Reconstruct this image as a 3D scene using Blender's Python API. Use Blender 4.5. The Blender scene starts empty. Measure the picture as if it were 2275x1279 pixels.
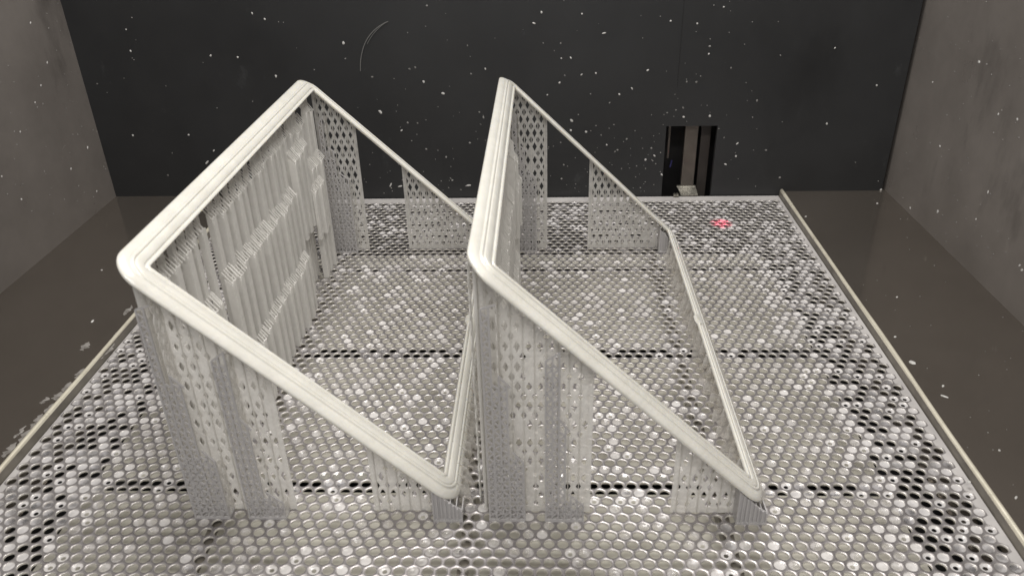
import bpy, bmesh, math, random
import numpy as np
from mathutils import Vector, Matrix

random.seed(7)
rng = np.random.RandomState(11)
scene = bpy.context.scene
COL = scene.collection
R = math.radians

# ------------------------------------------------------------------ camera
cam_data = bpy.data.cameras.new("camera")
cam = bpy.data.objects.new("camera", cam_data)
COL.objects.link(cam)
cam.location = (0.04253, -0.84467, 0.35254)
cam.rotation_mode = 'XYZ'
cam.rotation_euler = (1.06257, 0.0222835, 0.033617)
cam_data.sensor_width = 36.0
cam_data.lens = 1763.2 / 2275.0 * 36.0
cam_data.clip_start = 0.01
cam_data.clip_end = 50.0
cam_data.dof.use_dof = True
cam_data.dof.focus_distance = 0.72
cam_data.dof.aperture_fstop = 15.0
scene.camera = cam

# ------------------------------------------------------------------ world (dim warm room light reaching into the chamber)
world = bpy.data.worlds.new("World")
scene.world = world
world.use_nodes = True
bg = world.node_tree.nodes["Background"]
bg.inputs[0].default_value = (1.0, 0.975, 0.955, 1)
bg.inputs[1].default_value = 0.40

# ------------------------------------------------------------------ chamber lamps
def area(name, loc, target, sx, sy, watts, col):
    d = bpy.data.lights.new(name, 'AREA')
    d.shape = 'RECTANGLE'; d.size = sx; d.size_y = sy
    d.energy = watts; d.color = col
    o = bpy.data.objects.new(name, d)
    COL.objects.link(o)
    o.location = loc
    o.rotation_euler = (Vector(target) - Vector(loc)).to_track_quat('-Z', 'Y').to_euler()
    return o
area("ceiling_lamp", (0.02, -0.22, 0.95), (0.0, -0.28, 0.0), 0.55, 0.42, 8.6, (1.0, 0.968, 0.922))
area("front_lamp", (0.02, -0.98, 0.88), (0.0, -0.36, 0.05), 0.62, 0.06, 4.6, (1.0, 0.968, 0.922))

scene.view_settings.view_transform = 'Standard'
scene.view_settings.look = 'None'
scene.view_settings.exposure = 0.0
scene.view_settings.gamma = 1.0
scene.view_settings.use_curve_mapping = False

# ------------------------------------------------------------------ materials
def new_mat(name):
    m = bpy.data.materials.new(name); m.use_nodes = True
    return m, m.node_tree, m.node_tree.nodes["Principled BSDF"]

def noise_ramp(nt, scale, c0, c1, p0=0.35, p1=0.65, detail=4, rough=0.6, stretch=None):
    tc = nt.nodes.new('ShaderNodeTexCoord')
    src = tc.outputs['Object']
    if stretch:
        mp = nt.nodes.new('ShaderNodeMapping'); mp.inputs['Scale'].default_value = stretch
        nt.links.new(src, mp.inputs[0]); src = mp.outputs[0]
    n = nt.nodes.new('ShaderNodeTexNoise')
    n.inputs['Scale'].default_value = scale; n.inputs['Detail'].default_value = detail
    n.inputs['Roughness'].default_value = rough
    nt.links.new(src, n.inputs['Vector'])
    r = nt.nodes.new('ShaderNodeValToRGB')
    r.color_ramp.elements[0].position = p0; r.color_ramp.elements[1].position = p1
    r.color_ramp.elements[0].color = c0 if len(c0) == 4 else (*c0, 1)
    r.color_ramp.elements[1].color = c1 if len(c1) == 4 else (*c1, 1)
    nt.links.new(n.outputs['Fac'], r.inputs[0])
    return r, n

def bump(nt, bs, height, strength, dist=0.001):
    b = nt.nodes.new('ShaderNodeBump')
    b.inputs['Strength'].default_value = strength; b.inputs['Distance'].default_value = dist
    nt.links.new(height, b.inputs['Height']); nt.links.new(b.outputs[0], bs.inputs['Normal'])

# cream printed resin (solid bars)
M_RESIN, nt, b = new_mat("printed_resin")
r, n = noise_ramp(nt, 60, (0.66, 0.648, 0.60), (0.72, 0.708, 0.66))
nt.links.new(r.outputs[0], b.inputs['Base Color'])
b.inputs['Roughness'].default_value = 0.22
b.inputs['Subsurface Weight'].default_value = 0.35
b.inputs['Subsurface Radius'].default_value = (0.004, 0.0035, 0.0025)
b.inputs['Subsurface Scale'].default_value = 0.6
b.inputs['Coat Weight'].default_value = 0.7
b.inputs['Coat Roughness'].default_value = 0.05
r2, n2 = noise_ramp(nt, 90, (0, 0, 0), (1, 1, 1), stretch=(1, 1, 6))
bump(nt, b, r2.outputs[0], 0.12, 0.0006)

# thin translucent support walls
def support_mat(name, transp, tl, base):
    m, nt, b = new_mat(name)
    out = nt.nodes["Material Output"]
    b.inputs['Base Color'].default_value = (*base, 1)
    b.inputs['Roughness'].default_value = 0.28
    b.inputs['Coat Weight'].default_value = 0.3
    b.inputs['Coat Roughness'].default_value = 0.12
    t = nt.nodes.new('ShaderNodeBsdfTranslucent'); t.inputs[0].default_value = (*[min(1, c * 1.08) for c in base], 1)
    mx = nt.nodes.new('ShaderNodeMixShader'); mx.inputs[0].default_value = tl
    nt.links.new(b.outputs[0], mx.inputs[1]); nt.links.new(t.outputs[0], mx.inputs[2])
    tr = nt.nodes.new('ShaderNodeBsdfTransparent'); tr.inputs[0].default_value = (0.97, 0.96, 0.94, 1)
    mx2 = nt.nodes.new('ShaderNodeMixShader')
    rr, nn = noise_ramp(nt, 130, (transp * .5,) * 3, (transp * 1.5,) * 3)
    nt.links.new(rr.outputs[0], mx2.inputs[0])
    nt.links.new(mx.outputs[0], mx2.inputs[1]); nt.links.new(tr.outputs[0], mx2.inputs[2])
    nt.links.new(mx2.outputs[0], out.inputs[0])
    return m
M_SUP = support_mat("support_resin", 0.30, 0.50, (0.92, 0.912, 0.895))
M_TRUSS_SHADED = support_mat("shaded_truss_resin", 0.0, 0.18, (0.58, 0.567, 0.57))  # same resin as the walls; shade on towers and blocks put into colour
M_CURT = support_mat("curtain_resin", 0.08, 0.30, (0.90, 0.89, 0.865))
M_FIN = support_mat("fin_resin", 0.62, 0.5, (0.86, 0.85, 0.835))
M_RIB = support_mat("rib_resin", 0.05, 0.35, (0.80, 0.785, 0.75))

# perforated plate steel
M_PLATE, nt, b = new_mat("perforated_steel")
r, n = noise_ramp(nt, 9, (0.27, 0.252, 0.256), (0.43, 0.41, 0.41), 0.3, 0.7)
nt.links.new(r.outputs[0], b.inputs['Base Color'])
b.inputs['Metallic'].default_value = 0.65
rr, nn = noise_ramp(nt, 30, (0.24,) * 3, (0.42,) * 3)
nt.links.new(rr.outputs[0], b.inputs['Roughness'])

M_BORDER, nt, b = new_mat("dull_plate_border")
r, n = noise_ramp(nt, 25, (0.40, 0.385, 0.38), (0.58, 0.56, 0.55), 0.3, 0.7)
nt.links.new(r.outputs[0], b.inputs['Base Color'])
b.inputs['Metallic'].default_value = 0.15
b.inputs['Roughness'].default_value = 0.4

M_EDGE_GLINT, nt, b = new_mat("glint_hole_edge")  # polished cut edges of the same steel, their glint put into the colour
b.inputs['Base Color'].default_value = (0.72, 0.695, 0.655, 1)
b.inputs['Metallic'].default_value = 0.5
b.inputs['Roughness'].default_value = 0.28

# backing panels under the plate (wet beige resin on sheet)
def panel_mat(name, c0, c1):
    m, nt, b = new_mat(name)
    r, n = noise_ramp(nt, 14, c0, c1)
    nt.links.new(r.outputs[0], b.inputs['Base Color'])
    b.inputs['Roughness'].default_value = 0.35
    return m
M_PANEL = panel_mat("wet_backing_panel", (0.58, 0.56, 0.49), (0.72, 0.695, 0.62))
M_PANEL_LIT = panel_mat("lit_backing_panel", (0.80, 0.78, 0.70), (0.88, 0.86, 0.78))  # paler copy of the panel: strong light on the rear strip painted in

# resin films caught in the holes
M_FILM = support_mat("milky_film", 0.20, 0.25, (0.80, 0.78, 0.785))
M_FILM2 = support_mat("thin_milky_film", 0.45, 0.25, (0.72, 0.70, 0.71))
M_FILM2.node_tree.nodes["Principled BSDF"].inputs['Roughness'].default_value = 0.06
M_FILM.node_tree.nodes["Principled BSDF"].inputs['Roughness'].default_value = 0.06
M_LENS = support_mat("clear_film", 0.55, 0.2, (0.66, 0.64, 0.66))
M_LENS.node_tree.nodes["Principled BSDF"].inputs['Roughness'].default_value = 0.05
M_LENS.node_tree.nodes["Principled BSDF"].inputs['Coat Weight'].default_value = 1.0

M_IRID = support_mat("iridescent_film", 0.5, 0.1, (0.5, 0.5, 0.5))
_b = M_IRID.node_tree.nodes["Principled BSDF"]
_b.inputs['Metallic'].default_value = 0.6; _b.inputs['Roughness'].default_value = 0.1
if 'Thin Film Thickness' in _b.inputs:
    _b.inputs['Thin Film Thickness'].default_value = 430.0; _b.inputs['Thin Film IOR'].default_value = 1.5

# walls
def wall_mat(name, c0, c1, rough, scale=5, spec=0.5):
    m, nt, b = new_mat(name)
    r, n = noise_ramp(nt, scale, c0, c1, 0.3, 0.72, 6, 0.65)
    nt.links.new(r.outputs[0], b.inputs['Base Color'])
    r2, n2 = noise_ramp(nt, scale * 2.3, (rough * .8,) * 3, (min(1, rough * 1.3),) * 3)
    nt.links.new(r2.outputs[0], b.inputs['Roughness'])
    b.inputs['Specular IOR Level'].default_value = spec
    return m, nt, b
M_BACK, nt, b = wall_mat("black_panel", (0.021, 0.0215, 0.0225), (0.030, 0.031, 0.0325), 0.42, 4, 0.4)
scuff_back = (nt, b)
M_SIDE, nt, b = wall_mat("grey_painted_steel", (0.124, 0.112, 0.103), (0.190, 0.173, 0.160), 0.34, 7, 0.45)
def scuffs(nt, b, dark, light, sc):
    col = b.inputs['Base Color'].links[0].from_socket
    for (scale, p0, p1, gain, st) in ((sc, 0.60, 0.70, dark, (1, 1, 0.4)), (sc * 4, 0.64, 0.74, light, (1, 1, 0.6)), (sc * 14, 0.67, 0.74, light, (1, 1, 1))):
        r, n = noise_ramp(nt, scale, (1, 1, 1), (gain,) * 3, p0, p1, 7, 0.7, st)
        mx = nt.nodes.new('ShaderNodeMix'); mx.data_type = 'RGBA'; mx.blend_type = 'MULTIPLY'; mx.inputs[0].default_value = 1.0
        nt.links.new(col, mx.inputs[6]); nt.links.new(r.outputs[0], mx.inputs[7]); col = mx.outputs[2]
    nt.links.new(col, b.inputs['Base Color'])
scuffs(nt, b, 0.66, 1.25, 6)
scuffs(*scuff_back, 0.8, 1.9, 5)
M_FLOOR, nt, b = wall_mat("dull_floor_steel", (0.18, 0.158, 0.137), (0.235, 0.208, 0.182), 0.12, 5, 0.5)
b.inputs['Metallic'].default_value = 0.75
M_RAIL, nt, b = wall_mat("polished_rim_steel", (0.62, 0.58, 0.47), (0.80, 0.76, 0.64), 0.3, 40)
b.inputs['Metallic'].default_value = 0.35
M_APRON, nt, b = wall_mat("brown_stained_steel", (0.10, 0.09, 0.075), (0.22, 0.20, 0.17), 0.4, 30)
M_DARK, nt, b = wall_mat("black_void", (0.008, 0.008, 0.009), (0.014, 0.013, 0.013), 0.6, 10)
M_ARM, nt, b = wall_mat("brushed_arm_steel", (0.11, 0.098, 0.086), (0.18, 0.16, 0.142), 0.35, 30)
b.inputs['Metallic'].default_value = 0.6
M_GUIDE, nt, b = wall_mat("dark_guide_steel", (0.035, 0.03, 0.026), (0.06, 0.05, 0.045), 0.4, 20)
M_BRACKET, nt, b = wall_mat("shiny_bracket_steel", (0.22, 0.21, 0.18), (0.5, 0.48, 0.42), 0.25, 150)
b.inputs['Metallic'].default_value = 0.8
M_FLECK, nt, b = wall_mat("dried_resin", (0.36, 0.355, 0.345), (0.66, 0.655, 0.635), 0.3, 160)
M_DOT, nt, b = wall_mat("thin_resin_dots", (0.10, 0.10, 0.095), (0.34, 0.335, 0.32), 0.35, 90)
M_SMEAR = support_mat("dried_resin_smear", 0.45, 0.1, (0.42, 0.40, 0.38))
M_FIBRE, nt, b = wall_mat("grey_fibre", (0.12, 0.12, 0.115), (0.20, 0.20, 0.195), 0.5, 50)
M_BLUE, nt, b = wall_mat("blue_cable", (0.02, 0.02, 0.12), (0.03, 0.03, 0.18), 0.4, 50)

# ------------------------------------------------------------------ helpers
class MB:
    def __init__(s): s.v = []; s.f = []
    def add(s, verts, faces):
        o = len(s.v); s.v.extend(verts); s.f.extend([tuple(i + o for i in f) for f in faces])
    def box(s, a, b):
        x0, y0, z0 = a; x1, y1, z1 = b
        s.add([(x0, y0, z0), (x1, y0, z0), (x1, y1, z0), (x0, y1, z0), (x0, y0, z1), (x1, y0, z1), (x1, y1, z1), (x0, y1, z1)],
              [(0, 3, 2, 1), (4, 5, 6, 7), (0, 1, 5, 4), (1, 2, 6, 5), (2, 3, 7, 6), (3, 0, 4, 7)])
    def bar(s, p0, p1, w, t, side):
        """flat bar from p0 to p1, width w across, thickness t along `side`"""
        p0 = Vector(p0); p1 = Vector(p1); side = Vector(side).normalized()
        d = (p1 - p0).normalized(); c = d.cross(side).normalized() * (w / 2); q = side * (t / 2)
        vs = []
        for p in (p0, p1):
            vs += [tuple(p - c - q), tuple(p + c - q), tuple(p + c + q), tuple(p - c + q)]
        s.add(vs, [(0, 3, 2, 1), (4, 5, 6, 7), (0, 1, 5, 4), (1, 2, 6, 5), (2, 3, 7, 6), (3, 0, 4, 7)])
    def build(s, name, mat, parent=None, smooth=False):
        me = bpy.data.meshes.new(name)
        me.from_pydata(s.v, [], s.f); me.update()
        if mat: me.materials.append(mat)
        if smooth: me.polygons.foreach_set('use_smooth', [True] * len(me.polygons))
        o = bpy.data.objects.new(name, me); COL.objects.link(o)
        if parent: o.parent = parent
        return o

def tag(o, label=None, cat=None, group=None, kind=None):
    if label: o['label'] = label
    if cat: o['category'] = cat
    if group: o['group'] = group
    if kind: o['kind'] = kind
    return o

def empty(name, loc):
    o = bpy.data.objects.new(name, None); COL.objects.link(o); o.location = loc
    o.empty_display_size = 0.02
    return o

def clip_convex(poly, region):
    """Sutherland-Hodgman; region is a convex CCW polygon"""
    out = poly
    n = len(region)
    for i in range(n):
        ax, ay = region[i]; bx, by = region[(i + 1) % n]
        ex, ey = bx - ax, by - ay
        inp = out; out = []
        if not inp: return []
        m = len(inp)
        for j in range(m):
            p = inp[j]; q = inp[(j + 1) % m]
            sp = ex * (p[1] - ay) - ey * (p[0] - ax)
            sq = ex * (q[1] - ay) - ey * (q[0] - ax)
            if sp >= -1e-12: out.append(p)
            if (sp > 1e-12 and sq < -1e-12) or (sp < -1e-12 and sq > 1e-12):
                t = sp / (sp - sq)
                out.append((p[0] + (q[0] - p[0]) * t, p[1] + (q[1] - p[1]) * t))
    return out

def lattice(mb, region, to3, th, a=0.0063, hh=0.0066, ow=0.60, oh=0.58, s0=0.0, jitter=0.0, fill=0.0):
    """sheet of rhombic cells with diamond openings, clipped to a convex region (s,z);
    to3(s,z,t) gives the point; th is the wall thickness"""
    smin = min(p[0] for p in region); smax = max(p[0] for p in region)
    zmin = min(p[1] for p in region); zmax = max(p[1] for p in region)
    polys = []
    i0 = int((smin - s0) / (a / 2)) - 2; i1 = int((smax - s0) / (a / 2)) + 2
    j0 = int(zmin / hh) - 2; j1 = int(zmax / hh) + 2
    for i in range(i0, i1 + 1):
        for j in range(j0, j1 + 1):
            if (i + j) % 2: continue
            cx = s0 + i * a / 2; cz = j * hh
            O = [(cx + a / 2, cz), (cx, cz + hh), (cx - a / 2, cz), (cx, cz - hh)]
            if fill and random.random() < fill:
                q = clip_convex(O, region)
                if len(q) > 2: polys.append(q)
                continue
            k = 1 + random.uniform(-jitter, jitter)
            I = [(cx + a / 2 * ow * k, cz), (cx, cz + hh * oh * k), (cx - a / 2 * ow * k, cz), (cx, cz - hh * oh * k)]
            for e in range(4):
                q = clip_convex([O[e], O[(e + 1) % 4], I[(e + 1) % 4], I[e]], region)
                if len(q) > 2: polys.append(q)
    idx = {}; pts = []; faces = []; edges = {}
    for q in polys:
        f = []
        for p in q:
            k = (round(p[0] * 2e5), round(p[1] * 2e5))
            if k not in idx: idx[k] = len(pts); pts.append(p)
            if not f or f[-1] != idx[k]: f.append(idx[k])
        if len(f) > 1 and f[0] == f[-1]: f.pop()
        if len(f) < 3: continue
        faces.append(f)
        for e in range(len(f)):
            ed = (f[e], f[(e + 1) % len(f)])
            edges[ed] = edges.get(ed, 0) + 1
    N = len(pts)
    vs = [to3(p[0], p[1], th / 2) for p in pts] + [to3(p[0], p[1], -th / 2) for p in pts]
    fs = [tuple(f) for f in faces] + [tuple(i + N for i in reversed(f)) for f in faces]
    for (u, v) in edges:
        if (v, u) not in edges: fs.append((v, u, u + N, v + N))
    mb.add(vs, fs)

def solid(mb, poly, to3, th):
    N = len(poly)
    vs = [to3(p[0], p[1], th / 2) for p in poly] + [to3(p[0], p[1], -th / 2) for p in poly]
    fs = [tuple(range(N)), tuple(range(2 * N - 1, N - 1, -1))]
    for i in range(N):
        j = (i + 1) % N
        fs.append((j, i, i + N, j + N))
    mb.add(vs, fs)

# ================================================================== SETTING
ZF = 0.0045            # chamber floor beside the plate
PW = 0.3077            # half width of the plate
YB = 0.002             # face of the back wall
Y_NEAR = -0.66

def struct(o): o['kind'] = 'structure'; return o

# chamber floor (two strips left and right of the vat opening)
m = MB()
for x0, x1 in ((-0.56, -PW - 0.0035), (PW + 0.0035, 0.54)):
    m.box((x0, -1.0, ZF - 0.002), (x1, 0.06, ZF))
struct(m.build("floor", M_FLOOR))
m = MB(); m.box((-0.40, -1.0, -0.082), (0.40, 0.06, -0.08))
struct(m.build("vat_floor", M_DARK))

# rolled rim of the vat opening: apron + rounded bead, one each side
def rim(sgn):
    prof = [(PW + 0.0006, -0.012), (PW + 0.0006, 0.0066)]
    cx, cz, r = PW + 0.0024, 0.0066, 0.0018
    for k in range(9):
        an = math.pi - math.pi * k / 8
        prof.append((cx + r * math.cos(an), cz + r * math.sin(an)))
    prof += [(PW + 0.0044, ZF - 0.0025)]
    n = 60
    ys = np.linspace(-1.0, -0.001, n)
    vs = []; fs = []
    for i, y in enumerate(ys):
        dz = 0.00025 * math.sin(y * 37 + sgn) ; dx = 0.0003 * math.sin(y * 23 + 2 * sgn)
        for j, (x, z) in enumerate(prof):
            k = 1 if j > 1 else 0
            vs.append((sgn * (x + dx * k), y, z + dz * k))
    P = len(prof)
    for i in range(n - 1):
        for j in range(P - 1):
            q = (i * P + j, i * P + j + 1, (i + 1) * P + j + 1, (i + 1) * P + j)
            fs.append(q if sgn > 0 else q[::-1])
    fs.append(tuple(range((n - 1) * P, n * P)))
    mm = MB(); mm.add(vs, fs)
    o = mm.build("vat_rim", M_RAIL, smooth=True)
    o.data.materials.append(M_APRON)
    pl = o.data.polygons
    for i in range(n - 1): pl[i * (P - 1)].material_index = 1
    for i in range(n - 1): pl[i * (P - 1)].use_smooth = False
    return o
tag(struct(rim(1)), "rolled steel rim of the vat running along the plate, on the slot side")
tag(struct(rim(-1)), "rolled steel rim of the vat smeared with dried white resin")

# side walls
def quad_wall(name, pts, mat, thick):
    a = [Vector(p) for p in pts]
    nrm = (a[1] - a[0]).cross(a[2] - a[0]).normalized() * thick
    mm = MB(); mm.add([tuple(p) for p in a] + [tuple(p - nrm) for p in a],
                      [(0, 1, 2, 3), (7, 6, 5, 4), (1, 0, 4, 5), (2, 1, 5, 6), (3, 2, 6, 7), (0, 3, 7, 4)])
    return tag(mm.build(name, mat), kind='structure')
XR0, XR1 = 0.4262, 0.4340
XL0, XL1 = -0.4575, -0.4535
quad_wall("wall_right", [(XR0, 0.05, ZF), (XR0 + .012, -1.0, ZF), (XR0 + .012, -1.0, 0.8), (XR0, 0.05, 0.8)], M_SIDE, 0.004)
quad_wall("wall_left", [(XL0, 0.05, ZF), (XL0 + .008, -1.0, ZF), (XL0 + .008, -1.0, 0.8), (XL0, 0.05, 0.8)][::-1], M_SIDE, 0.004)

# black back wall: panels around the slot
SX0, SX1, SZ1 = 0.1765, 0.2320, 0.0815
BX0, BX1 = -0.4575, 0.4225
m = MB()
T = 0.006
m.box((BX0, YB, -0.05), (SX0, YB + T, 0.8))
m.box((SX1, YB, -0.05), (BX1, YB + T, 0.8))
m.box((SX0, YB, SZ1), (SX1, YB + T, 0.8))
wall = struct(m.build("wall_back", M_BACK))
# shallow joint between two wall panels above the slot
m = MB(); m.box((0.1846, YB - 0.0004, 0.125), (0.1852, YB + 0.0004, 0.5))
m.build("joint", M_DARK, wall)
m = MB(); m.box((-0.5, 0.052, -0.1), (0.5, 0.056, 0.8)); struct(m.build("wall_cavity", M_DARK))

# ================================================================== BUILD PLATE
PITCH = 0.008
ROW = PITCH * math.sqrt(3) / 2
Y0 = -0.0169
plate = empty("build_plate", (0, 0, 0))
tag(plate, "perforated steel build plate with resin-filled round holes under both printed frames", "plate")
Y_END = -0.60
holes = []
r_i = 0
cells_solid = []
y = Y0 + 2 * ROW
row = -2
while y > Y_END - 0.02:
    off = 0.301 if row % 2 == 0 else 0.297
    for k in range(-3, 80):
        x = off - k * PITCH
        inside = row >= 0 and x < 0.3035 and x > -0.3035 and y > Y_END + 0.006
        if inside: holes.append((x, y))
        elif -PW - 0.006 < x < PW + 0.006 and Y_END - 0.006 < y < 0.006: cells_solid.append((x, y))
    row += 1; y -= ROW
NS = 20
ang = np.arange(NS) * 2 * math.pi / NS + math.pi / NS * 0.0
hexpts = [(PITCH / math.sqrt(3) * math.sin(k * math.pi / 3), PITCH / math.sqrt(3) * math.cos(k * math.pi / 3)) for k in range(6)]
def hex_r(a):
    # distance to the hexagon boundary (flat sides facing +-X)
    best = 9
    for k in range(6):
        an = k * math.pi / 3
        c = math.cos(a - an)
        if c > 1e-6: best = min(best, PITCH / 2 / c)
    return best
# ring angles include the hexagon corners so that neighbouring cells meet without gaps
angs = sorted(set([round(math.pi / 6 + k * math.pi / 3, 9) for k in range(6)] +
                  [round(k * math.pi / 3 + d, 9) for k in range(6) for d in (-0.175, 0.175)]))
NS = len(angs)
HR = 0.00308
proto = []
for rad, z in ((None, 0.0), (HR + 0.00014, 0.0), (HR, -0.00016), (HR, -0.0013)):
    for a in angs:
        rr_ = hex_r(a) if rad is None else rad
        proto.append((rr_ * math.cos(a), rr_ * math.sin(a), z))
proto = np.array(proto)
pf = []
for L in range(3):
    for k in range(NS):
        k2 = (k + 1) % NS
        pf.append((L * NS + k, L * NS + k2, (L + 1) * NS + k2, (L + 1) * NS + k))
pf = np.array(pf)
H = np.array(holes)
nv = len(proto)
V = (proto[None, :, :] + np.concatenate([H, np.zeros((len(H), 1))], 1)[:, None, :]).reshape(-1, 3)
F = (pf[None] + (np.arange(len(H)) * nv)[:, None, None]).reshape(-1, 4)
ex_v = []; ex_f = []
rect = [(-PW, Y_END), (PW, Y_END), (PW, 0.0), (-PW, 0.0)]
for (x, yy) in cells_solid:
    q = clip_convex([(x + p[0], yy + p[1]) for p in reversed(hexpts)], rect)
    if len(q) > 2:
        o = len(V) + len(ex_v); ex_v += [(p[0], p[1], 0.0) for p in q]; ex_f.append(tuple(range(o, o + len(q))))
o = len(V) + len(ex_v)
ex_v += [(-PW, Y_END, 0), (PW, Y_END, 0), (PW, 0, 0), (-PW, 0, 0), (-PW, Y_END, -.0013), (PW, Y_END, -.0013), (PW, 0, -.0013), (-PW, 0, -.0013)]
for k in range(4):
    k2 = (k + 1) % 4; ex_f.append((o + k, o + 4 + k, o + 4 + k2, o + k2))
me = bpy.data.meshes.new("perforated_sheet")
allv = np.concatenate([V, np.array(ex_v)]).astype(np.float32)
loops = np.concatenate([F.reshape(-1), np.array([i for f in ex_f for i in f])]).astype(np.int32)
sizes = np.concatenate([np.full(len(F), 4), np.array([len(f) for f in ex_f])]).astype(np.int32)
me.vertices.add(len(allv)); me.vertices.foreach_set('co', allv.reshape(-1))
me.loops.add(len(loops)); me.loops.foreach_set('vertex_index', loops)
me.polygons.add(len(sizes))
me.polygons.foreach_set('loop_start', np.concatenate([[0], np.cumsum(sizes)[:-1]]).astype(np.int32))
me.update(calc_edges=True); me.validate()
me.materials.append(M_PLATE); me.materials.append(M_BORDER); me.materials.append(M_EDGE_GLINT)
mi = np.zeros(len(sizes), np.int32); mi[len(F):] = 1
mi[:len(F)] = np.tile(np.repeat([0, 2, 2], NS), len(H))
me.polygons.foreach_set('material_index', mi)
sheet = bpy.data.objects.new("perforated_sheet", me); COL.objects.link(sheet); sheet.parent = plate

# backing panels below, with dark gaps between them
ZP = -0.030
for (ya, yb, mat) in ((-0.113, -0.086, M_PANEL_LIT), (-0.2675, -0.125, M_PANEL), (-0.4333, -0.2814, M_PANEL), (-0.60, -0.4438, M_PANEL)):
    m = MB(); m.box((-0.272, ya, ZP - 0.001), (0.272, yb, ZP))
    m.build("backing_panel", mat, plate)

for sx in (-1, 1):
    m = MB(); xa, xb = sorted((sx * 0.2925, sx * 0.3070)); m.box((xa, -0.60, -0.0155), (xb, -0.16, -0.0145))
    m.build("ledge", M_FLOOR, plate)

for bx_ in (-0.158, -0.004, 0.150):
    m = MB()
    m.box((bx_ - 0.0030, -0.598, -0.012), (bx_ - 0.0012, -0.02, -0.004))
    m.box((bx_ - 0.0012, -0.598, -0.005), (bx_ + 0.0035, -0.02, -0.004))
    m.build("stiffener", M_APRON, plate)

# films of resin in the holes: full, ringed, clear
def film_mesh(name, ring, mat, depth, bulge):
    segs = 18
    prof = []
    if ring:
        for t in np.linspace(0, 1, 5):
            rr_ = HR * (1 - 0.55 * t)
            prof.append((rr_, -0.0003 - depth * math.sin(t * math.pi / 2)))
    else:
        for t in np.linspace(0, 1, 6)[:-1]:
            rr_ = HR * (1 - t)
            prof.append((rr_, -0.00025 - depth * (1 - (1 - t) ** 2)))
    vs = []; fs = []
    for (rr_, z) in prof:
        for k in range(segs):
            a = 2 * math.pi * k / segs
            vs.append((rr_ * math.cos(a), rr_ * math.sin(a), z))
    for i in range(len(prof) - 1):
        for k in range(segs):
            k2 = (k + 1) % segs
            fs.append((i * segs + k, i * segs + k2, (i + 1) * segs + k2, (i + 1) * segs + k))
    if not ring:
        vs.append((0, 0, -0.00025 - depth)); c = len(vs) - 1; b0 = (len(prof) - 1) * segs
        for k in range(segs): fs.append((b0 + k, b0 + (k + 1) % segs, c))
    me = bpy.data.meshes.new(name); me.from_pydata(vs, [], fs); me.update()
    me.polygons.foreach_set('use_smooth', [True] * len(me.polygons))
    me.materials.append(mat)
    return me
films = {
    'full': film_mesh("resin_film", False, M_FILM, 0.0004, 0),
    'thin': film_mesh("resin_film_thin", False, M_FILM2, 0.0006, 0),
    'ring': film_mesh("resin_film_ring", True, M_FILM, 0.0005, 0),
    'irid': film_mesh("resin_film_iridescent", False, M_IRID, 0.0006, 0),
    'lens': film_mesh("resin_film_clear", False, M_LENS, 0.0007, 0),
}
placed = []
for (x, yy) in holes:
    margin = abs(x) > 0.235
    far = yy > -0.10
    u = random.random()
    ns = 0.5 + 0.5 * math.sin(x * 31 + 1.3) * math.sin(yy * 37 + .4)
    if far:
        kind = 'full' if u < 0.13 else 'thin' if u < 0.18 else 'ring' if u < 0.25 else 'lens' if u < 0.30 else None
    elif margin:
        kind = 'full' if u < 0.16 else 'thin' if u < 0.27 else 'ring' if u < 0.42 else 'lens' if u < 0.52 else None
    else:
        f = 0.05 + 0.09 * ns
        kind = 'full' if u < f * .42 else 'thin' if u < f else 'ring' if u < f + 0.035 else 'lens' if u < f + 0.035 + 0.12 else None
    if -0.464 < yy < -0.4575 and -0.11 < x < 0.12 and u < 0.55: kind = 'irid'
    if kind: placed.append((yy, x, kind))
placed.sort()
vis = [q for q in placed if q[0] > -0.552]
hid = [q for q in placed if q[0] <= -0.552]
for (yy, x, kind) in vis[:300]:
    o = bpy.data.objects.new("resin_film", films[kind]); COL.objects.link(o)
    o.location = (x, yy, 0); o.rotation_euler = (0, 0, random.uniform(0, 6.28)); o.parent = plate
for kind, fm in films.items():
    co = np.empty(len(fm.vertices) * 3); fm.vertices.foreach_get('co', co); co = co.reshape(-1, 3)
    fcs = [tuple(p.vertices) for p in fm.polygons]
    mb = MB()
    for (yy, x, k) in vis[300:]:
        if k == kind: mb.add([(c[0] + x, c[1] + yy, c[2]) for c in co], fcs)
    o = mb.build("resin_films", fm.materials[0], plate, smooth=True)
    o['kind'] = 'stuff'

# ================================================================== PRINTED FRAMES
TH = R(44.0)
U = Vector((math.cos(TH), 0, -math.sin(TH)))
NV = Vector((math.sin(TH), 0, math.cos(TH)))
L = 0.2345
THK = 0.0028
OX, OZ = -0.1726, 0.1762
YF, YK = -0.4998, -0.1265      # front and back outer edges
WB = 0.0160

def zunder(x):                 # underside of the bars, frame 1 coordinates
    return OZ - THK * math.cos(TH) - (x - OX + THK * math.sin(TH)) * math.tan(TH) - max(0.0, 0.006 - (x - OX)) * 0.7

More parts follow.
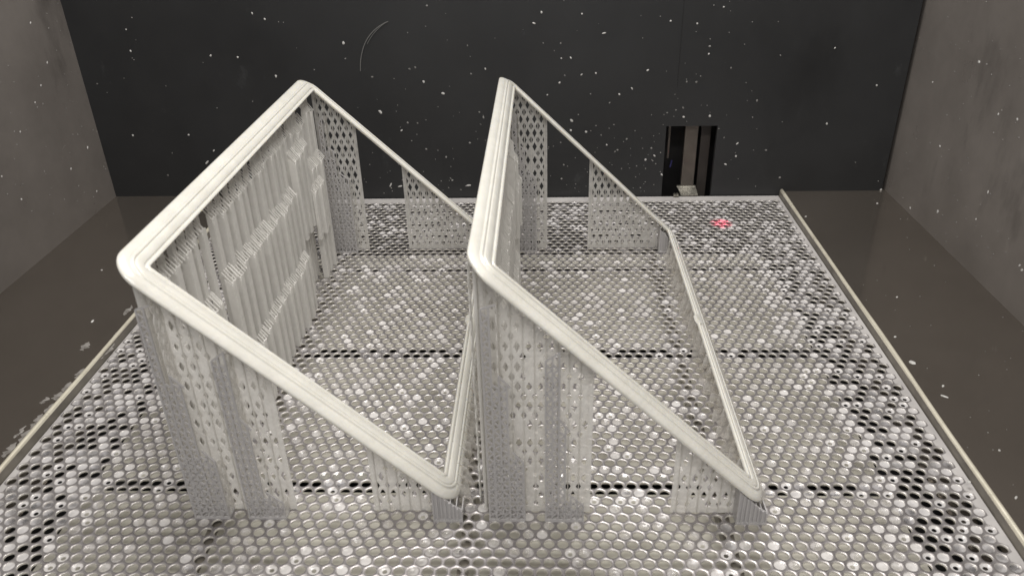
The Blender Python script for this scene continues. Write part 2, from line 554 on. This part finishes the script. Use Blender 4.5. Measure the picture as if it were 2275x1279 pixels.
def make_bezel(parent, dx):
    # profile: s = distance outward from the inner edge (mm), t = height along the face normal (mm)
    prof = [(0.0, -2.3), (0.0, -0.5), (0.2, -0.1), (0.5, 0.0), (1.7, 0.0), (1.9, -0.1), (2.2, -0.95), (2.9, -0.95), (3.2, -0.1),
            (3.4, 0.0), (7.4, 0.05), (7.6, -0.05), (7.85, -0.8), (8.3, -0.8), (8.55, -0.1), (8.8, -0.05), (9.6, -0.1), (9.9, -0.25),
            (10.15, -1.05), (10.6, -1.15), (11.2, -1.05), (13.4, -1.9), (15.0, -2.7), (15.7, -3.3), (16.0, -4.0), (15.8, -4.8), (15.2, -5.0),
            (14.4, -4.8), (13.6, -3.8), (12.4, -2.8), (11.0, -2.5)]
    ri = 0.0012
    cu0, cu1 = WB + ri, L - WB - ri
    cv0, cv1 = YF + WB + ri, YK - WB - ri
    path = []   # (centre u, centre v, direction angle)
    NC = 10
    def arc(cu, cv, a0):
        for k in range(NC + 1): path.append((cu, cv, a0 + math.pi / 2 * k / NC))
    def run(c0, c1, a, n):
        for k in range(1, n): path.append((c0[0] + (c1[0] - c0[0]) * k / n, c0[1] + (c1[1] - c0[1]) * k / n, a))
    arc(cu1, cv1, 0); run((cu1, cv1), (cu0, cv1), math.pi / 2, 10)
    arc(cu0, cv1, math.pi / 2); run((cu0, cv1), (cu0, cv0), math.pi, 16)
    arc(cu0, cv0, math.pi); run((cu0, cv0), (cu1, cv0), math.pi * 1.5, 10)
    arc(cu1, cv0, math.pi * 1.5); run((cu1, cv0), (cu1, cv1), 0, 16)
    P = len(prof); vs = []; fs = []
    o = Vector((OX + dx, 0, OZ))
    for i, (cu, cv, a) in enumerate(path):
        for (s, t) in prof:
            rad = ri + s * 0.001
            u = cu + rad * math.cos(a); v = cv + rad * math.sin(a)
            q = o + U * u + NV * (t * 0.001) + Vector((0, v, 0))
            vs.append(tuple(q))
    n = len(path)
    for i in range(n):
        i2 = (i + 1) % n
        for j in range(P):
            j2 = (j + 1) % P
            fs.append((i * P + j, i * P + j2, i2 * P + j2, i2 * P + j))
    mb = MB(); mb.add(vs, fs)
    ob = mb.build("bezel", M_RESIN, parent, smooth=True)
    bm = bmesh.new(); bm.from_mesh(ob.data); bmesh.ops.recalc_face_normals(bm, faces=bm.faces)
    bm.to_mesh(ob.data); bm.free()
    # small stop nub on the inner edge of the low bar
    mb = MB()
    c = o + U * (L - WB + 0.0002) + Vector((0, -0.306, 0))
    secs = [(-0.006, 0.0), (-0.0035, 0.0022), (0.0035, 0.0022), (0.006, 0.0)]
    vv = []
    for (dy, w) in secs:
        for (uu, tt) in ((0.002, -0.0022), (-w, -0.0022), (-w, 0.0004), (0.002, 0.0010)):
            vv.append(tuple(c + U * uu + NV * tt + Vector((0, dy, 0))))
    ff = []
    for i in range(3):
        for j in range(4):
            j2 = (j + 1) % 4; ff.append((i * 4 + j, i * 4 + j2, (i + 1) * 4 + j2, (i + 1) * 4 + j))
    ff += [(3, 2, 1, 0), (12, 13, 14, 15)]
    mb.add(vv, ff); mb.build("stop_nub", M_RESIN, parent)

def xz_sheet(parent, dx, y, x0, x1, th=0.0007, post0=0.0022, post1=0.0022, fill=0.0, top=None, name="support_sheet", a=0.0063, ow=0.6):
    """lattice wall standing in an X-Z plane below a sloping bar"""
    mb = MB()
    zt = top or zunder
    to3 = lambda s, z, t: (s + dx, y + t, z)
    A, B = x0 + post0, x1 - post1
    lattice(mb, [(A, 0.0035), (B, 0.0035), (B, zt(B)), (A, zt(A))], to3, th, a=a, s0=x0, jitter=0.12, fill=fill, ow=ow, oh=ow)
    solid(mb, [(x0, 0), (x1, 0), (x1, 0.0035), (x0, 0.0035)], to3, th * 1.3)        # foot strip
    for (p, q) in ((x0, A), (B, x1)):
        if q - p > 1e-5: solid(mb, [(p, 0.0035), (q, 0.0035), (q, zt(q) + 0.0002), (p, zt(p) + 0.0002)], to3, th * 1.5)
    sh = mb.build(name, M_SUP, parent)
    mb = MB()
    s = x0 + a / 2
    while s < x1 - 0.001:
        w = 0.00055
        solid(mb, [(s - w / 2, 0), (s + w / 2, 0), (s + w / 2, zt(s)), (s - w / 2, zt(s))],
              lambda p, z, t, y=y: (p + dx, y - 0.0002 + t, z), th * 1.7)
        s += a
    mb.build("ribs", M_RIB, sh)

def truss_tower(parent, dx, y, steps, foot_y, mirror=1):
    """stepped truss standing just in front of a lattice wall.  steps = [(x0,x1,ztop_left,ztop_right), ...]"""
    mb = MB()
    side = (0, 1, 0)
    xs0 = steps[0][0]; xmax = max(s[1] for s in steps)
    def top(x):
        z = 0.0
        for (a, b_, zl, zr) in steps:
            if a - 1e-6 <= x <= b_ + 1e-6: z = max(z, zl + (zr - zl) * (x - a) / max(1e-6, b_ - a))
        return z
    pitch = 0.0038
    n = int(round((xmax - xs0) / pitch))
    xs = [xs0 + (xmax - xs0) * k / n for k in range(n + 1)]
    for x in xs:
        zt = top(min(max(x, xs0), xmax))
        mb.bar((x + dx, y, 0), (x + dx, y, zt), 0.0010, 0.0009, side)
    hcell = 0.0064
    for k in range(n):
        xa, xb = xs[k], xs[k + 1]
        zt = min(top(xa + 1e-4), top(xb - 1e-4))
        z = 0.004
        while z + hcell < zt:
            w = 0.0009 * random.uniform(0.9, 1.2)
            mb.bar((xa + dx, y, z), (xb + dx, y, z + hcell / 2), w, 0.0007, side)
            mb.bar((xb + dx, y, z + hcell / 2), (xa + dx, y, z + hcell), w, 0.0007, side)
            z += hcell
    # crossed diagonals over the wide lower part
    zl = min(0.052, top(xmax - 1e-4) + 0.004)
    step = 0.0062
    for d in (-1, 1):
        c = -0.06
        while c < 0.12:
            pts = []
            # line z = d*(x-xs0)*1.15 + c
            for x in np.linspace(xs0, xmax, 12):
                z = d * (x - xs0) * 1.15 + c
                if 0.002 < z < zl: pts.append((x, z))
            if len(pts) > 2:
                mb.bar((pts[0][0] + dx, y - .0004, pts[0][1]), (pts[-1][0] + dx, y - .0004, pts[-1][1]), 0.0006, 0.0006, side)
            c += step
    # sloping step tops and the foot slab
    for (a, b_, zl_, zr_) in steps:
        mb.bar((a + dx, y, zl_), (b_ + dx, y, zr_), 0.0009, 0.001, side)
    mb.box((xs0 + dx - .0006, min(y, foot_y) - 0.0006, 0), (xmax + dx + .0006, max(y, foot_y), 0.0016))
    tower = mb.build("support_truss", M_TRUSS_SHADED, parent)
    # web walls tying the truss back to the lattice wall
    wb = MB()
    for x in (xs0, steps[0][1], xmax):
        zt = top(x - 1e-4) if x > xs0 else top(x)
        to3 = lambda s, z, t, x=x: (x + dx + t, s, z)
        ya, yb = min(y, foot_y), max(y, foot_y)
        lattice(wb, [(ya, 0.002), (yb, 0.002), (yb, zt - 0.002), (ya, zt - 0.002)], to3, 0.0006, a=0.0060, hh=0.0055, jitter=0.2)
    wb.build("web", M_SUP, tower)
def curtain(parent, dx, X_, segs, zt, back_x, teeth=True, seed=0, lean=0.006, zb=0.0, skip=0.0):
    """pleated wall in the Y-Z direction under the high bar; alternate solid bands and lattice recesses"""
    rnd = random.Random(seed)
    for (ya, yb) in segs:
        mb = MB()
        y = ya
        while y < yb - 0.002:
            wband = rnd.uniform(0.0045, 0.0062); wrec = rnd.uniform(0.0075, 0.0105)
            y1 = min(y + wband, yb); y2 = min(y1 + wrec, yb)
            X = X_ + rnd.uniform(-.0012, .0012)
            top = zt(X) if callable(zt) else zt + rnd.uniform(-.002, .002)
            to = lambda s, z, t: (X + dx + t, s, z)
            solid(mb, [(y, zb), (y1, zb), (y1, top - .001), (y + .0012, top), (y, top - 0.004)], to, 0.0009)
            # returns
            for yy in (y, y1):
                solid(mb, [(back_x, zb), (X, zb), (X, top - 0.003), (back_x, top + 0.002)],
                      lambda s, z, t, yy=yy: (s + dx, yy + t, z), 0.0006)
            if y2 - y1 > 0.002 and not (skip and rnd.random() < skip):
                xr = X - 0.0042
                lattice(mb, [(y1, zb + 0.001), (y2, zb + 0.001), (y2, top - 0.002), (y1, top - 0.002)],
                        lambda s, z, t: (xr + dx + t, s, z), 0.0006, a=0.0046, hh=0.0050, ow=0.78, oh=0.76, s0=y1, jitter=0.3, fill=0.08)
            # teeth leaning up to the next layer
            if teeth:
                t_ = y
                while t_ < y2:
                    mb.bar((X + dx, t_, top - 0.0015), (X - lean + dx, t_ + rnd.uniform(-.0004, .0008), top + lean * 1.15), 0.0006, 0.0007, (0, 1, 0))
                    t_ += 0.0033
            y = y2
        mb.build("support_curtain", M_CURT, parent)

def make_frame(dx, label, seed):
    root = empty("printed_frame", (OX + dx + 0.08, -0.31, 0))
    tag(root, label, "frame", "printed frames on the build plate")
    tmp = []
    before = set(COL.objects)
    make_bezel(root, dx - (0.0018 if dx == 0 else 0.0))
    # --- walls below the front and back bars (coordinates of frame 1)
    for (ys, yt, mir) in ((-0.4895, -0.4980, 1), (-0.1300, -0.1385, 1)):
        xz_sheet(root, dx, ys, -0.1700, -0.1092 if mir and ys < -.3 else -0.1330, post1=0.003, ow=0.56 if ys < -.3 else 0.6, fill=0.22 if ys < -.3 else 0.03)
        xz_sheet(root, dx, ys, -0.0610 if ys < -.3 else -0.0930, -0.0120, post0=0.0030, post1=0.0, ow=0.56 if ys < -.3 else 0.6, fill=0.3 if ys < -.3 else 0.03)
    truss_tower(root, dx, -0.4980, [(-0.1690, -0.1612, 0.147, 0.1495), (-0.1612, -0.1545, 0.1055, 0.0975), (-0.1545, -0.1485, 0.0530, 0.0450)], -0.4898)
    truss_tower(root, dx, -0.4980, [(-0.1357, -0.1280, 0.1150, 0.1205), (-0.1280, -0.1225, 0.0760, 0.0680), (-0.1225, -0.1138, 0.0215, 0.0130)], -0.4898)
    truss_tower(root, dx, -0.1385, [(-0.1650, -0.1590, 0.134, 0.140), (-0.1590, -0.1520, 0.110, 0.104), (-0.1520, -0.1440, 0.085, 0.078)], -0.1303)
    # corner blocks at the low bar
    for (ya, yb) in ((-0.4990, -0.4880), (-0.1420, -0.1300)):
        mb = MB()
        for k in range(6):
            x = -0.0235 + k * 0.0034
            solid(mb, [(ya, 0), (yb, 0), (yb, max(0.009, zunder(x) - .003)), (ya, max(0.009, zunder(x) - .004))],
                  lambda s, z, t, x=x: (x + dx + t, s, z), 0.0006)
        solid(mb, [(-0.0235, 0), (-0.0065, 0), (-0.0065, 0.009), (-0.011, max(.009, zunder(-0.011) - .004)), (-0.0235, zunder(-0.0235) - .004)],
              lambda s, z, t: (s + dx, ya + 0.0008 + t, z), 0.0006)
        for k in range(8):
            x = -0.0235 + k * 0.0024
            mb.bar((x + dx, ya, 0), (x + dx, ya, max(.009, zunder(x) - .004)), 0.0009, 0.0009, (0, 1, 0))
        mb.box((-0.0240 + dx, ya - .0005, 0), (-0.0062 + dx, yb, 0.0014))
        mb.build("corner_block", M_TRUSS_SHADED, root)
    # --- curtain below the high bar
    curtain(root, dx, -0.1712, [(-0.488, -0.3935), (-0.382, -0.178), (-0.157, -0.134)], zunder, -0.1730, teeth=False, seed=seed, skip=0.35)
    curtain(root, dx, -0.1660, [(-0.482, -0.4045), (-0.393, -0.216), (-0.168, -0.142)], 0.1500, -0.1700, seed=seed + 1, skip=0.55)
    curtain(root, dx, -0.1605, [(-0.476, -0.4165), (-0.398, -0.240), (-0.191, -0.150)], 0.1070, -0.1650, seed=seed + 2, skip=0.3)
    curtain(root, dx, -0.1665, [(-0.2155, -0.1685)], 0.1440, -0.1700, seed=seed + 4, zb=0.052)
    curtain(root, dx, -0.1610, [(-0.2350, -0.1925)], 0.1330, -0.1660, seed=seed + 5, zb=0.060)
    curtain(root, dx, -0.1575, [(-0.2020, -0.1700)], 0.0900, -0.1605, seed=seed + 6, zb=0.045, lean=0.004)
    curtain(root, dx, -0.1565, [(-0.380, -0.246)], 0.0520, -0.1605, seed=seed + 3, lean=0.004)
    # --- fins below the low bar
    y = -0.484; k = 0
    rnd = random.Random(seed + 9)
    while y < -0.148:
        mb = MB()
        x1 = -0.0035 + rnd.uniform(-.001, .001) + (0.0022 if k % 2 == 0 else -0.0005)
        x0 = -0.0195 - rnd.uniform(0, .0022) if k % 2 == 0 else -0.0125
        xt0, xt1 = (-0.0180 if k % 2 == 0 else -0.0120), -0.0075
        solid(mb, [(x0, 0), (x1, 0), (x1, 0.0022), (xt1 + .0020, max(.005, zunder(xt1) + .001)), (xt0, zunder(xt0) + 0.001), (x0, 0.006)],
              lambda s, z, t, y=y: (s + dx, y + t, z), 0.0007)
        mb.build("support_fin", M_FIN, root)
        y += 0.0080; k += 1
    # children were modelled in world coordinates
    inv = Matrix.Translation(-Vector(root.location))
    for o in COL.objects:
        if o not in before and o.parent is root: o.matrix_parent_inverse = inv
    return root
make_frame(0.0, "white printed resin frame on lattice supports, on the plate half away from the slot", 20)
make_frame(0.179, "white printed resin frame on lattice supports, on the plate half nearer the slot", 60)

# ================================================================== ARM IN THE WALL SLOT
arm = empty("lift_arm", (0.205, 0.02, 0))
tag(arm, "brownish steel lift arm standing in the dark slot of the black wall", "arm")
m = MB(); m.box((0.1990, 0.010, -0.06), (0.2130, 0.016, 0.30)); m.build("post", M_ARM, arm)
m = MB(); m.box((0.2195, 0.024, -0.06), (0.2300, 0.028, 0.30)); m.build("guide", M_GUIDE, arm)
m = MB(); m.box((0.1840, 0.030, 0.035), (0.1862, 0.033, 0.30)); m.build("rod", M_ARM, arm)
m = MB()
m.add([(0.1945, 0.0095, 0.0085), (0.2155, 0.0095, 0.0085), (0.2170, -0.0012, 0.0012), (0.1980, -0.0012, 0.0012),
       (0.1945, 0.0110, 0.0092), (0.2155, 0.0110, 0.0092), (0.2170, -0.0008, 0.0030), (0.1980, -0.0008, 0.0030)],
      [(3, 2, 1, 0), (4, 5, 6, 7), (0, 1, 5, 4), (1, 2, 6, 5), (2, 3, 7, 6), (3, 0, 4, 7)])
m.build("bracket", M_BRACKET, arm)
for (x, z) in ((0.1910, 0.0022), (0.1940, 0.0024)):
    m = MB()
    vs = []; fs = []
    for i in range(6):
        a = math.pi * 2 * i / 6
        for yy in (-0.0035, 0.0010): vs.append((x + 0.0017 * math.cos(a), yy, z + 0.0017 * math.sin(a)))
    for i in range(6):
        j = (i + 1) % 6; fs.append((2 * i, 2 * j, 2 * j + 1, 2 * i + 1))
    fs.append(tuple(range(0, 12, 2))[::-1]); m.add(vs, fs)
    m.build("bolt", M_BRACKET, arm)
m = MB()
prev = None
for k in range(8):
    q = Vector((0.1885 + 0.0002 * k, 0.030, 0.024 + 0.0012 * k))
    if prev: m.bar(prev, q, 0.0016, 0.0016, (0, 1, 0))
    prev = q
m.build("cable", M_BLUE, arm)
inv = Matrix.Translation(-Vector(arm.location))
for o in arm.children: o.matrix_parent_inverse = inv

# ================================================================== DRIED RESIN ON THE WALLS
CAM = Vector(cam.location)
RM = cam.rotation_euler.to_matrix()
def ray(u, v):
    return RM @ Vector(((u - 1137.5) / 1763.2, -(v - 639.5) / 1763.2, -1.0))
def hit(u, v, wallname):
    d = ray(u, v)
    if wallname == 'back': t = (YB - CAM.y) / d.y
    elif wallname == 'floor': t = (ZF - CAM.z) / d.z
    elif wallname == 'right':
        n = Vector((1, 0.012 / 1.05, 0)); t = (n.dot(Vector((XR0, 0.05, 0)) - CAM)) / n.dot(d)
    else:
        n = Vector((1, 0.008 / 1.05, 0)); t = (n.dot(Vector((XL0, 0.05, 0)) - CAM)) / n.dot(d)
    return CAM + d * t
def fleck_shape(mb, c, nrm, w, h, ang, th):
    """irregular flattened crumb sitting on a surface"""
    nrm = Vector(nrm); t1 = nrm.orthogonal().normalized(); t2 = nrm.cross(t1)
    ca, sa = math.cos(ang), math.sin(ang)
    a1 = t1 * ca + t2 * sa; a2 = t2 * ca - t1 * sa
    N = 7; vs = []; fs = []
    for (rr_, hh_) in ((1.0, -0.15), (0.8, 0.55)):
        for k in range(N):
            an = 2 * math.pi * k / N
            q = random.uniform(0.75, 1.15)
            vs.append(tuple(c + a1 * (w / 2 * rr_ * q * math.cos(an)) + a2 * (h / 2 * rr_ * q * math.sin(an)) + nrm * (th * hh_)))
    vs.append(tuple(c + nrm * th))
    for k in range(N):
        j = (k + 1) % N
        fs.append((k, j, N + j, N + k)); fs.append((N + k, N + j, 2 * N))
    mb.add(vs, fs)

NB = Vector((0, -1, 0)); NR = Vector((-1, 0, 0)); NL = Vector((1, 0, 0)); NF = Vector((0, 0, 1))
SURF = {'back': (NB, "black wall"), 'right': (NR, "grey wall beside the slot"), 'left': (NL, "grey wall opposite the slot"), 'floor': (NF, "dark floor")}
# (u, v, w px, h px, angle) of the larger crumbs
BIG = {'back': [(560, 30, 8, 5, 1), (588, 43, 8, 6, 1), (280, 66, 5, 5, 0), (290, 114, 7, 6, 1), (468, 124, 8, 6, 0), (528, 128, 7, 6, 1),
                (613, 170, 9, 7, 1), (763, 96, 10, 9, 1), (1078, 153, 8, 5, 1), (941, 182, 9, 7, 1), (1203, 28, 9, 6, 1), (1186, 52, 11, 5, 2),
                (1293, 31, 6, 6, 0), (1292, 166, 9, 4, 0), (1243, 184, 7, 6, 0), (984, 208, 12, 7, 2), (845, 249, 16, 8, 1.5), (892, 290, 10, 5, 0),
                (475, 335, 9, 5, 0), (295, 301, 6, 6, 0), (419, 300, 6, 6, 0), (460, 361, 16, 6, 0), (1404, 197, 10, 4, 1.4), (1342, 74, 14, 5, 2.6),
                (1438, 157, 6, 5, 1), (1519, 260, 7, 7, 0), (1577, 258, 10, 7, 1), (1638, 319, 11, 5, 0), (1635, 347, 7, 6, 1), (1837, 275, 7, 6, 1),
                (1948, 190, 7, 6, 1), (1855, 107, 6, 4, 0), (1608, 16, 6, 6, 0), (1490, 47, 6, 6, 0), (1549, 53, 6, 6, 0), (1575, 120, 7, 5, 0),
                (868, 411, 14, 5, .3), (889, 414, 17, 5, 2.6), (1041, 412, 20, 6, 2.5), (1270, 268, 8, 15, 0), (1302, 293, 8, 8, 0), (1454, 346, 5, 9, 0),
                (1268, 290, 7, 7, 0), (1348, 322, 6, 6, 0), (1957, 422, 9, 6, 0), (1612, 365, 5, 9, .5), (1470, 388, 6, 9, 0), (1434, 355, 8, 7, 0),
                (1376, 210, 6, 8, 0), (1216, 211, 6, 4, 0), (1247, 130, 5, 5, 0), (1324, 163, 6, 6, 0), (1268, 129, 5, 8, 0), (1440, 156, 5, 5, 0)],
       'right': [(2175, 138, 11, 8, .8), (2218, 254, 5, 9, 0), (2072, 183, 4, 8, 0), (2088, 325, 6, 6, 0), (2195, 427, 9, 6, 2.4), (2083, 470, 9, 10, 2.3),
                 (2260, 265, 6, 7, 0), (2022, 462, 6, 5, 0), (2168, 487, 4, 8, 0), (2265, 590, 5, 12, 0), (2270, 600, 5, 12, 0)],
       'left': [(68, 51, 6, 5, 0), (105, 139, 6, 5, 0), (91, 190, 5, 5, 0), (45, 293, 5, 5, 0), (195, 328, 7, 6, 0), (158, 375, 5, 5, 0), (4, 392, 5, 5, 0),
                (48, 443, 5, 6, 0), (215, 425, 5, 5, 0), (78, 228, 4, 4, 0)],
       'floor': [(2027, 805, 15, 15, 0), (1989, 748, 9, 5, 0), (2095, 857, 10, 5, 0), (2097, 880, 6, 18, .5), (1777, 481, 9, 4, 0), (1790, 481, 8, 4, 0), (1949, 452, 9, 4, .6),
                 (160, 508, 8, 7, 0), (226, 600, 5, 4, 0), (206, 713, 14, 5, 2.7), (2220, 1000, 7, 5, 0), (2153, 1070, 12, 8, .4), (1993, 660, 9, 4, 0), (2257, 1105, 12, 5, 0)]}
for surf, lst in BIG.items():
    nrm, what = SURF[surf]
    for (u, v, w, h, an) in lst:
        c = hit(u, v, surf)
        d = (c - CAM).length
        mpp = d / 1763.2
        mb = MB()
        if surf == 'back':
            fleck_shape(mb, Vector((0, 0, 0)), nrm, 0.72 * w * mpp, 0.72 * h * mpp, an, 0.0006)
        elif surf == 'floor':
            fleck_shape(mb, Vector((0, 0, 0)), nrm, 0.85 * w * mpp, 1.0 * h * mpp, an * 0.3, 0.0008)
        else:
            fleck_shape(mb, Vector((0, 0, 0)), nrm, 1.0 * w * mpp, 0.75 * h * mpp, an, 0.0005)
        o = mb.build("resin_crumb", M_FLECK)
        o.location = c
        size = "large" if w * h > 85 else "small" if w * h > 40 else "tiny"
        shape = "sliver" if w > 1.9 * h else "upright flake" if h > 1.4 * w else "crumb"
        place = ""
        if surf == 'back':
            if SX0 - .02 < c.x < SX1 + .02: place = ", above the slot" if c.z > SZ1 else ", beside the slot"
            elif (Vector((u, v)) - Vector((825, 95))).length < 75: place = ", beside the fibres"
            elif c.z < 0.05: place = ", near the plate's rear edge"
            elif c.x > SX1: place = ", between slot and grey wall"
        elif surf == 'floor':
            place = ", between clean rim and wall" if c.x > 0 else ", near the smeared rim"
        elif c.z < 0.06: place = ", low down"
        tag(o, "%s %s of white resin %s the %s%s" % (size, shape, "lying on" if surf == 'floor' else "on", what, place),
            "crumb", "resin crumbs on the " + what)

# fine spatter nobody could count
def spatter(name, surf, n, gen, label):
    nrm, what = SURF[surf]
    mb = MB()
    for _ in range(n):
        u, v, s = gen()
        c = hit(u, v, surf)
        if surf == 'back' and SX0 - .001 < c.x < SX1 + .001 and c.z < SZ1 + .002: continue
        if surf == 'floor' and abs(c.x) < PW + .009: continue
        mpp = (c - CAM).length / 1763.2
        if surf != 'floor' and c.z < ZF + .001: continue
        fleck_shape(mb, c, nrm, s * mpp, s * mpp * random.uniform(.6, 1.4), random.uniform(0, 3), 0.0005)
    o = mb.build(name, M_DOT)
    tag(o, label, "spatter", kind='stuff')
def g_back():
    q = random.random()
    s = random.choice([1.6, 2, 2, 2.4, 2.8, 4.4])
    if q < 0.42:
        return random.gauss(1420, 130), 440 - abs(random.gauss(0, 90)), s
    if q < 0.60:
        return random.gauss(950, 110), 440 - abs(random.gauss(0, 110)), s
    if q < 0.85:
        return random.uniform(850, 1700), random.uniform(-40, 440), s
    return random.uniform(200, 1980), random.uniform(-40, 430), s
spatter("resin_spatter", 'back', 310, g_back, "fine spatter of dried resin dots over the black back wall")
spatter("resin_spatter", 'left', 90, lambda: (random.uniform(-60, 240), random.uniform(-20, 480), random.choice([1.6, 2, 2.6])), "fine resin dots on the grey wall opposite the slot")
spatter("resin_spatter", 'right', 90, lambda: (random.uniform(2000, 2330), random.uniform(-20, 600), random.choice([1.6, 2, 2.6])), "fine resin dots on the grey wall beside the slot")
spatter("resin_spatter", 'floor', 60, lambda: (random.uniform(1800, 2275), random.uniform(480, 1200), random.choice([1.8, 2.4])), "fine resin dots on the floor strip beside the slot")

# dried smears along the rim
SM = [(215, 800, 42, 9), (240, 775, 40, 10), (262, 745, 26, 8), (190, 770, 26, 8), (150, 860, 30, 8), (112, 910, 46, 9), (60, 965, 60, 10), (82, 935, 40, 7),
      (20, 1000, 44, 8), (130, 880, 24, 10), (178, 830, 30, 9), (285, 690, 30, 5), (100, 890, 20, 7), (45, 960, 36, 5)]
for (u, v, ln, wd) in SM:
    c = hit(u, v, 'floor'); c2 = hit(u + ln * 0.62, v - ln * 0.75, 'floor'); c3 = hit(u + wd * 0.6, v + wd * 0.5, 'floor')
    dl = (c2 - c); w = min(0.010, 1.8 * (c3 - c).length)
    N = 9; top = []; mb = MB(); vs = []; fs = []
    sd = Vector((-dl.y, dl.x, 0)).normalized()
    for k in range(N):
        t = k / (N - 1)
        ww = w * (0.15 + math.sin(math.pi * t) ** 0.7) * random.uniform(.35, 1.0)
        off = sd * random.uniform(-.0012, .0012)
        p_ = dl * (t - 0.5) + off
        vs += [tuple(p_ - sd * ww * .5), tuple(p_ + Vector((0, 0, 0.0004))), tuple(p_ + sd * ww * .5)]
    for k in range(N - 1):
        b0 = k * 3
        fs += [(b0, b0 + 3, b0 + 4, b0 + 1), (b0 + 1, b0 + 4, b0 + 5, b0 + 2)]
    mb.add(vs, fs)
    o = mb.build("resin_smear", M_SMEAR)
    o.location = c + Vector((0, 0, 0.0003))
    tag(o, "thin milky streak of dried resin on the floor along the smeared rim", "smear", "resin smears along the rim")

# thin fibres stuck to the back wall
def fibre(pts, r, label):
    mb = MB(); prev = None
    P3 = [hit(u, v, 'back') + Vector((0, -0.0006, 0)) for u, v in pts]
    o0 = P3[0].copy()
    for a_, b_ in zip(P3[:-1], P3[1:]):
        mb.bar(a_ - o0, b_ - o0, r, r, (0, 1, 0))
    o = mb.build("fibre", M_FIBRE); o.location = o0
    tag(o, label, "fibre")
def arcpts(p0, p1, p2, n=14):
    return [((1 - t) ** 2 * p0[0] + 2 * t * (1 - t) * p1[0] + t * t * p2[0], (1 - t) ** 2 * p0[1] + 2 * t * (1 - t) * p1[1] + t * t * p2[1]) for t in np.linspace(0, 1, n)]
fibre(arcpts((801, 158), (798, 75), (862, 48)), 0.0007, "longer curved pale fibre stuck to the black wall")
fibre(arcpts((816, 98), (830, 68), (858, 50)), 0.0005, "shorter curved pale fibre branching off the longer one on the black wall")

# ================================================================== red level-sensor beam
ld = bpy.data.lights.new("sensor_beam", 'SPOT')
ld.energy = 55; ld.color = (1.0, 0.01, 0.12); ld.spot_size = R(2.6); ld.spot_blend = 1.0; ld.shadow_soft_size = 0.001
lo = bpy.data.objects.new("sensor_beam", ld); COL.objects.link(lo)
d = ray(1602, 496); tt = (0 - CAM.z) / d.z; tgt = CAM + d * tt
lo.location = tgt + Vector((0.03, -0.10, 0.55))
lo.rotation_euler = (tgt - lo.location).to_track_quat('-Z', 'Y').to_euler()
